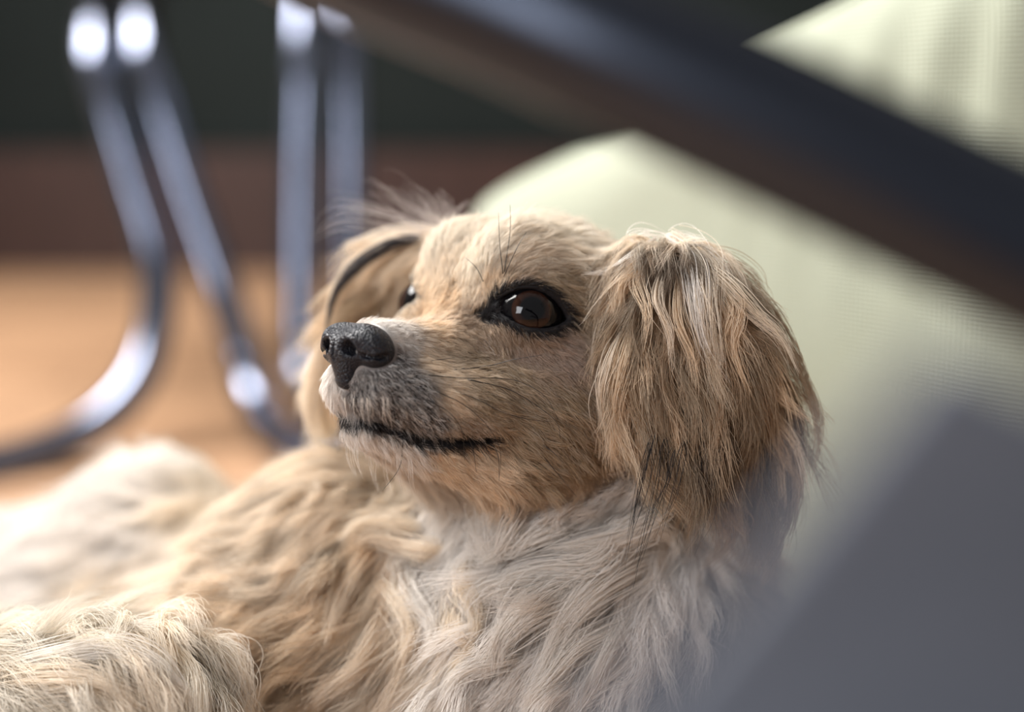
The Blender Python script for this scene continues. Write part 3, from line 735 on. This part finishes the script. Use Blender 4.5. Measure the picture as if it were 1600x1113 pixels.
if FUR:
    # parents: one per tuft
    (tcl,) = field(cen, tpart, [GCL])
    pd = 1.0 / np.interp(tlen, [3, 8, 15, 30, 45], [.9, 1.5, 2.6, 4.2, 6.2]) ** 2
    pd = pd * np.interp(facing, [-.6, -.1, .15], [.2, .6, 1.0]) * np.interp(off, [60, 260, 500], [1, .4, .15])
    PP, pti = sample(pd); ok = ~skip(PP); PP, pti = PP[ok], pti[ok]
    ppart = body_sdf(PP, parts=True)
    KP = 14
    PS, PL = strands(PP, ppart, KP)
    print('parents', len(PP))
    CP, cti = sample(dens); ok = ~skip(CP); CP, cti = CP[ok], cti[ok]
    cpart = body_sdf(CP, parts=True)
    from mathutils.kdtree import KDTree
    near_i = np.zeros(len(CP), int)
    for part in range(4):
        ids = np.nonzero(ppart == part)[0]; q = np.nonzero(cpart == part)[0]
        if len(ids) == 0: continue
        kd = KDTree(len(ids))
        for j, i in enumerate(ids): kd.insert(PP[i], j)
        kd.balance()
        jit = rng.normal(size=(len(q), 3)) * np.interp(tlen[cti[q]], [3, 40], [.3, 1.0])[:, None]
        for a, b_ in zip(q, (CP[q] + jit)): near_i[a] = ids[kd.find(b_)[1]]
    print('children', len(CP))
    clf, colr, cuf = field(CP, cpart, [GCL, GC, GCU], 4.0)
    K = 9
    tt = np.linspace(0, 1, K)
    src = PS[near_i]; xi = tt * (KP - 1); i0 = np.minimum(xi.astype(int), KP - 2); fx = xi - i0
    lenv = rng.uniform(.55, 1.08, len(CP)) ** .8
    # length by stopping early along the parent
    tl = tt[None] * np.minimum(lenv, 1)[:, None] * (KP - 1); i0 = np.minimum(tl.astype(int), KP - 2); fx = (tl - i0)[..., None]
    ar_ = np.arange(len(CP))[:, None]
    base = src[ar_, i0] * (1 - fx) + src[ar_, i0 + 1] * fx
    offv = CP - PP[near_i]
    prof = 1 - (clf * np.where(cpart == 0, .75, 1))[:, None] * (tt[None] ** .7) * rng.uniform(.75, 1.0, (len(CP), 1))
    S = base + offv[:, None, :] * prof[..., None]
    Lc_ = PL[near_i]
    # finer wisps inside each tuft
    sub = rng.integers(0, 5, len(CP)); key = near_i * 5 + sub
    wsp = rng.normal(size=(len(PP) * 5, 3))[key] * np.interp(Lc_, [4, 12, 35], [.1, .5, 1.6])[:, None]
    S = S + wsp[:, None, :] * (tt[None, :, None] ** 1.2)
    wob = rng.normal(size=(len(CP), 3)); wob2 = rng.normal(size=(len(CP), 3)); ph = rng.random(len(CP)) * 6.28
    amp = Lc_ * .045
    S = S + (amp[:, None] * tt[None] ** 1.3)[..., None] * wob[:, None, :] + (amp[:, None] * .6 * np.sin(ph[:, None] + tt[None] * 7) * tt[None])[..., None] * wob2[:, None, :]
    s_ = grid_interp(S.reshape(-1, 3)).reshape(len(CP), K)
    low = np.clip(.15 - s_, 0, 2.5) * (tt[None] > 0)
    S = S + grid_normal(S.reshape(-1, 3)).reshape(S.shape) * low[..., None]
    r0 = np.interp(Lc_, [3, 10, 30], [.042, .056, .100])[:, None] * rng.uniform(.7, 1.25, (len(CP), 1))
    RAD = r0 * (1 - .75 * tt[None] ** 1.5)
    bk = dark_marks(CP)
    pv = rng.normal(size=len(PP)) * np.array([.09, .30, .12, .24])[ppart]
    var = np.exp(pv[near_i] + rng.normal(size=len(CP)) * .12)
    col = colr * var[:, None]; col = col * np.minimum(1, .95 / col.max(1, keepdims=True))
    # salt and pepper hairs on the dark muzzle
    grey = np.exp(-((colr - np.array(GRY)) ** 2).sum(1) / .05) * (cpart == 0)
    pick = rng.random(len(CP)); g_ = grey * (pick < .42)
    col = col * (1 - g_[:, None]) + np.array(BLK) * g_[:, None]; g_ = grey * (pick > .65)
    col = col * (1 - g_[:, None]) + np.array(WHT) * g_[:, None]
    dkm = (rng.random(len(CP)) < bk)[:, None]
    col = np.where(dkm, np.array(BLK), col)
    for part, nm in ((0, 'head_fur'), (1, 'ear_fur'), (2, 'ear_fur'), (3, 'body_fur')):
        q = cpart == part
        curves_obj(nm, S[q], RAD[q], col[q])

# ------------------------------------------------------------------ single locks, long hairs, whiskers
def place(pts, lift=3.0, base=None):
    """picked points laid on the coat, lifted off the skin towards the lens"""
    out, last = [], base
    for p in pts:
        if len(p) > 2: q = at(*p[:3]); last = p[2]
        else:
            h = hit(p[0], p[1]) if base is None else None
            if h is not None:
                dd = h[1] - (lift if out or lift < 4 else -1.5)
                if last is not None: dd = min(max(dd, last - 9), last + 9)
            else: dd = last if last is not None else 455
            q = at(p[0], p[1], dd); last = dd
        out.append(q)
    return np.array(out)
LS, LR, LCOL = {}, {}, {}
def lock(kind, pts, width, n, col, lift=6.0, r=.10, wild=.3, base=None, taper=.25, var=.1):
    c = catmull(place(pts, lift, base), 6)
    s = np.linspace(0, 1, 16); ci = s * (len(c) - 1); i0 = np.minimum(ci.astype(int), len(c) - 2)
    c = c[i0] * (1 - (ci - i0))[:, None] + c[i0 + 1] * (ci - i0)[:, None]
    o = rng.normal(size=(n, 3)) * width * .5 * [1, .6, 1]
    pr = (.45 + .8 * np.sin(np.pi * s ** .8)) * (1 - (1 - taper) * s ** 1.5)
    ph = rng.random((n, 1)) * 6.28; wv = rng.normal(size=(n, 3)) * width * wild
    S = c[None] + o[:, None] * pr[None, :, None] + wv[:, None] * (np.sin(ph + s[None] * 5) * s[None])[..., None]
    ln = rng.uniform(.7, 1.0, n)
    i = s[None] * ln[:, None] * 15; k = np.minimum(i.astype(int), 14); f = (i - k)[..., None]; a = np.arange(n)[:, None]
    st0 = rng.uniform(0, .12, n)[:, None]
    S = S[a, k] * (1 - f) + S[a, k + 1] * f
    R = r * rng.uniform(.7, 1.3, (n, 1)) * (1 - .75 * s[None] ** 2)
    LS.setdefault(kind, []).append(S); LR.setdefault(kind, []).append(R)
    cc = np.array(col) * np.exp(rng.normal(size=(n, 1)) * var); LCOL.setdefault(kind, []).append(cc * np.minimum(1, .95 / cc.max(1, keepdims=True)))
W2 = (.95, .90, .84)
chest = [
 ([(985, 800), (1015, 808), (1000, 822), (960, 840), (900, 850), (840, 862)], 5, 170, W2),
 ([(937, 829), (952, 846), (944, 872), (911, 890), (867, 890), (806, 899), (784, 925), (780, 965)], 4.5, 170, W2),
 ([(915, 915), (894, 925), (841, 942), (802, 977), (780, 1012), (772, 1058)], 6.5, 240, W2),
 ([(745, 868), (727, 899), (727, 925), (745, 951), (742, 985), (725, 1015)], 4, 130, CRM),
 ([(735, 935), (719, 960), (716, 990), (736, 1012), (712, 1034), (695, 1060)], 3, 90, CRM),
 ([(650, 872), (640, 900), (636, 922), (655, 950), (675, 977), (673, 1000), (664, 1025)], 3.6, 130, W2),
 ([(679, 875), (690, 912), (706, 942), (700, 980), (685, 1008)], 4.2, 130, CRM),
 ([(585, 905), (604, 925), (627, 951), (644, 986), (634, 1015), (625, 1035)], 3.6, 120, CRM),
 ([(1075, 850), (1056, 885), (1016, 930), (972, 977), (940, 1030), (920, 1075)], 5, 190, W2),
 ([(958, 872), (962, 845), (981, 831), (1016, 826), (1047, 840), (1060, 868)], 4.2, 160, W2),
 ([(1040, 870), (1000, 880), (964, 895), (920, 925), (885, 965), (859, 1012), (846, 1060)], 5.5, 200, W2),
 ([(830, 1015), (789, 1030), (745, 1039), (712, 1061), (690, 1100), (688, 1120)], 3.2, 110, W2),
 ([(980, 960), (937, 990), (885, 1020), (850, 1065), (806, 1115)], 5.5, 200, W2),
 ([(860, 905), (806, 912), (762, 925), (738, 947), (738, 965), (752, 972)], 4, 140, W2),
 ([(1020, 1000), (960, 1050), (900, 1100), (870, 1140)], 5, 150, W2),
 ([(760, 800), (765, 830), (770, 860), (760, 885)], 6, 200, W2), ([(820, 800), (800, 830), (780, 860), (745, 885)], 5, 160, W2),
 ([(900, 810), (860, 828), (820, 850), (790, 870)], 5, 150, W2), ([(1000, 850), (950, 858), (905, 868), (860, 880)], 4, 130, W2),
 ([(657, 842), (631, 824), (590, 820), (552, 826), (526, 850)], 4, 120, CRM),
 ([(706, 868), (666, 864), (631, 855), (579, 842), (550, 852)], 4, 120, SHL),
 ([(560, 760), (530, 790), (510, 830), (490, 880), (470, 930)], 5, 120, CRM),
 ([(600, 870), (560, 900), (530, 950), (505, 1010)], 4, 110, SHL),
 ([(620, 960), (590, 990), (560, 1030), (520, 1070)], 5, 120, SHL),
 ([(1110, 780), (1140, 810), (1135, 850), (1100, 890)], 5, 120, EAR), ([(1060, 760), (1090, 800), (1130, 830), (1170, 850)], 4, 110, W2),
 ([(1200, 760), (1190, 810), (1210, 860), (1190, 920)], 4, 100, EAR),
]
for pts, wd, n, c in chest: lock('body_fur', pts, wd * 1.1, n, c, lift=12, wild=.35)
leg = [
 ([(150, 1022), (185, 1003), (216, 987), (266, 981), (306, 1002), (325, 1037), (318, 1074), (304, 1108)], 4.0, 170, W2),
 ([(0, 1008), (62, 1000), (125, 983), (187, 966), (262, 955)], 2.2, 70, CRM),
 ([(-20, 1052), (83, 1035), (166, 1022), (233, 1039), (283, 1083), (310, 1118)], 5, 200, W2),
 ([(42, 983), (83, 1016), (125, 1058), (145, 1115)], 4, 110, CRM), ([(0, 1075), (80, 1065), (160, 1070), (230, 1110)], 6, 200, CRM),
 ([(318, 985), (350, 1005), (372, 1040), (380, 1095)], 4, 120, CRM), ([(270, 975), (283, 1000), (290, 1030), (300, 1080)], 3.5, 120, W2), ([(-20, 960), (40, 960), (90, 985), (130, 1010)], 4, 120, W2),
]
lock('body_fur', [(330, 1005, 449), (358, 1030, 447), (374, 1070, 447), (380, 1125, 448)], 6, 200, (.93, .86, .76), wild=.4)
for pts, wd, n, c in leg: lock('body_fur', pts, wd, n, c, lift=7)
ear = [
 ([(1040, 372), (1078, 410), (1087, 470), (1101, 540), (1138, 600)], 3.4, 150, W2), ([(1050, 368), (1095, 420), (1105, 480), (1118, 560), (1120, 620)], 4.2, 170, CRM),
 ([(1025, 372), (984, 402), (947, 424), (905, 430)], 1.8, 40, W2), ([(1020, 378), (975, 425), (935, 470), (905, 515)], 1.8, 26, CRM),
 ([(1018, 385), (998, 440), (1012, 490), (1003, 560)], 2.6, 70, BLT), ([(1035, 420), (1026, 470), (1045, 520), (1045, 575)], 2.4, 80, CRM),
 ([(1060, 430), (1062, 500), (1085, 560), (1090, 640)], 2.6, 90, BLT), ([(1010, 540), (990, 590), (1000, 650), (1020, 720)], 3, 90, EAR),
 ([(1106, 418), (1143, 452), (1180, 492), (1222, 530), (1250, 590)], 3.2, 130, CRM), ([(1115, 440), (1152, 485), (1143, 531), (1162, 592), (1190, 657)], 3, 110, BLT),
 ([(1162, 503), (1190, 564), (1222, 620), (1274, 665)], 2.6, 90, BLT), ([(1180, 629), (1218, 666), (1246, 704), (1267, 780)], 2.4, 90, CRM),
 ([(975, 520), (955, 570), (942, 620), (951, 685), (980, 755)], 3.6, 170, CRM), ([(990, 510), (972, 570), (960, 640), (975, 710)], 3.2, 120, BLT),
 ([(960, 440), (930, 517), (924, 595)], .6, 4, CRM), ([(1000, 400), (955, 470), (930, 540)], 1.4, 10, CRM),
 ([(1190, 657), (1218, 727), (1226, 800)], 2, 60, BLT), ([(1080, 600), (1085, 680), (1075, 770), (1050, 840)], 3, 90, EAR),
 ([(1130, 600), (1145, 700), (1150, 790), (1170, 850)], 3, 100, EAR), ([(1210, 520), (1255, 590), (1280, 670), (1268, 760)], 2.6, 90, EAR),
 ([(1140, 420), (1190, 470), (1235, 540), (1265, 620), (1280, 700)], 3, 110, EAR), ([(1110, 392), (1150, 412), (1185, 440), (1200, 480)], 2.6, 60, EAR),
 ([(1170, 700), (1190, 760), (1185, 830), (1200, 880)], 3, 90, EDK), ([(1000, 700), (1020, 760), (1010, 810)], 2.5, 70, EAR), ([(1240, 690), (1250, 760), (1235, 840)], 2.5, 80, EAR),
 ([(985, 372), (1015, 366), (1045, 372), (1068, 388)], 2.5, 40, W2), ([(1045, 372), (1080, 380), (1115, 402), (1150, 440)], 3, 60, W2),
]
for pts, wd, n, c in ear: lock('ear_fur', pts, wd, max(4, int(n * .45)), c, lift=7, wild=.45)
# long dark hairs in the ear fringe
for pts in ([(1026, 676), (1007, 750), (989, 825), (975, 900)], [(1054, 704), (1035, 774), (993, 835)], [(1096, 680), (1096, 774), (1066, 850)], [(1040, 690), (1030, 770), (1003, 860), (985, 920)], [(1130, 700), (1115, 790), (1075, 880)], [(1015, 690), (1000, 770), (985, 850)], [(1070, 690), (1050, 780), (1020, 850)]):
    lock('ear_fur', [(x, y, 438) for x, y in pts], 2.2, 6, BLK, r=.08, wild=.6)
# dark stripe and pale strands of the far ear
lock('ear_fur', [(655, 372, 500), (600, 388, 501), (550, 425, 502), (520, 470, 503), (510, 530, 505)], 2.3, 90, (.05, .045, .05))
lock('ear_fur', [(680, 362, 500), (620, 368, 508), (570, 378, 512), (535, 385, 515)], 3.2, 80, CRM)
lock('ear_fur', [(640, 365, 505), (570, 395, 506), (520, 450, 508), (504, 540, 508)], 1.6, 20, CRM)
lock('ear_fur', [(520, 520, 515), (495, 580, 516), (484, 640, 516), (492, 700, 516)], 4.5, 140, CRM)
lock('ear_fur', [(545, 560, 520), (520, 620, 520), (525, 680, 520)], 4, 90, BLT)
# fly-away hairs on the far side of the crown
for pts in ([(690, 352), (640, 330), (600, 300), (570, 290)], [(680, 355), (650, 320), (625, 290)], [(670, 360), (600, 335), (550, 325), (515, 320)], [(705, 345), (695, 325), (688, 312)], [(690, 350), (670, 325), (660, 310)], [(660, 365), (590, 350), (530, 345), (485, 372)], [(700, 348), (720, 330), (735, 322)]):
    lock('head_fur', [(x, y, 492) for x, y in pts], 4, 16, (.7, .64, .62), r=.05, taper=1.3)
# pale lip bristles, chin hairs
for x in (535, 548, 562, 571, 582, 594, 606, 520):
    jx, jl = rng.uniform(-5, 5), rng.uniform(.7, 1.25)
    lock('head_fur', [(x + jx, 622), (x + jx + 2, 622 + 22 * jl), (x + jx * .4 + 8, 622 + 44 * jl)], .8, 3, W2, lift=3.5, r=.065, wild=.8)
for x, y in ((545, 690), (560, 700), (580, 712), (600, 715), (640, 725), (620, 720)):
    lock('head_fur', [(x, y - 10), (x + 2, y + 25), (x + 14, y + 62)], 1.2, 5, W2, lift=3, r=.05)
for kind in LS:
    for S_, R_, C_k in [(np.concatenate(LS[kind]), np.concatenate(LR[kind]), np.concatenate(LCOL[kind]))]:
        curves_obj('long_' + kind, S_, R_, C_k)
M_wh = simple('whisker_black', (.02, .018, .018), .35)
wh = [
 [(709, 578), (763, 572), (803, 562), (847, 555)], [(669, 586), (723, 591), (776, 591), (814, 597), (852, 620), (871, 655)], [(731, 593), (790, 607), (830, 628), (868, 658), (875, 685)],
 [(682, 612), (717, 628), (744, 647), (766, 671), (782, 704), (780, 750)], [(712, 612), (750, 626), (785, 644), (828, 655), (862, 658)], [(674, 628), (701, 644), (722, 671), (727, 717)], [(647, 626), (669, 647), (690, 671), (692, 712)],
 [(844, 708), (868, 736), (900, 774)], [(849, 695), (876, 716)], [(674, 564), (712, 559)], [(786, 428), (781, 383), (779, 335)], [(788, 425), (797, 363), (797, 322)], [(787, 433), (807, 390), (822, 365)], [(755, 440), (745, 420), (728, 404)],
 [(700, 655), (735, 690), (745, 735)], [(630, 690), (625, 730), (600, 765)], [(760, 680), (778, 710), (780, 745)],
]
for pts in wh:
    p = place(pts, 2.0); n_ = len(p)
    lift_ = np.linspace(0, 5.0, n_); p[:, 1] -= lift_; 
    c = catmull(p, 6)
    mesh_obj('whisker', *tube(to_world(c), np.linspace(.00016, .00005, len(c)), 6), M_wh, dog)
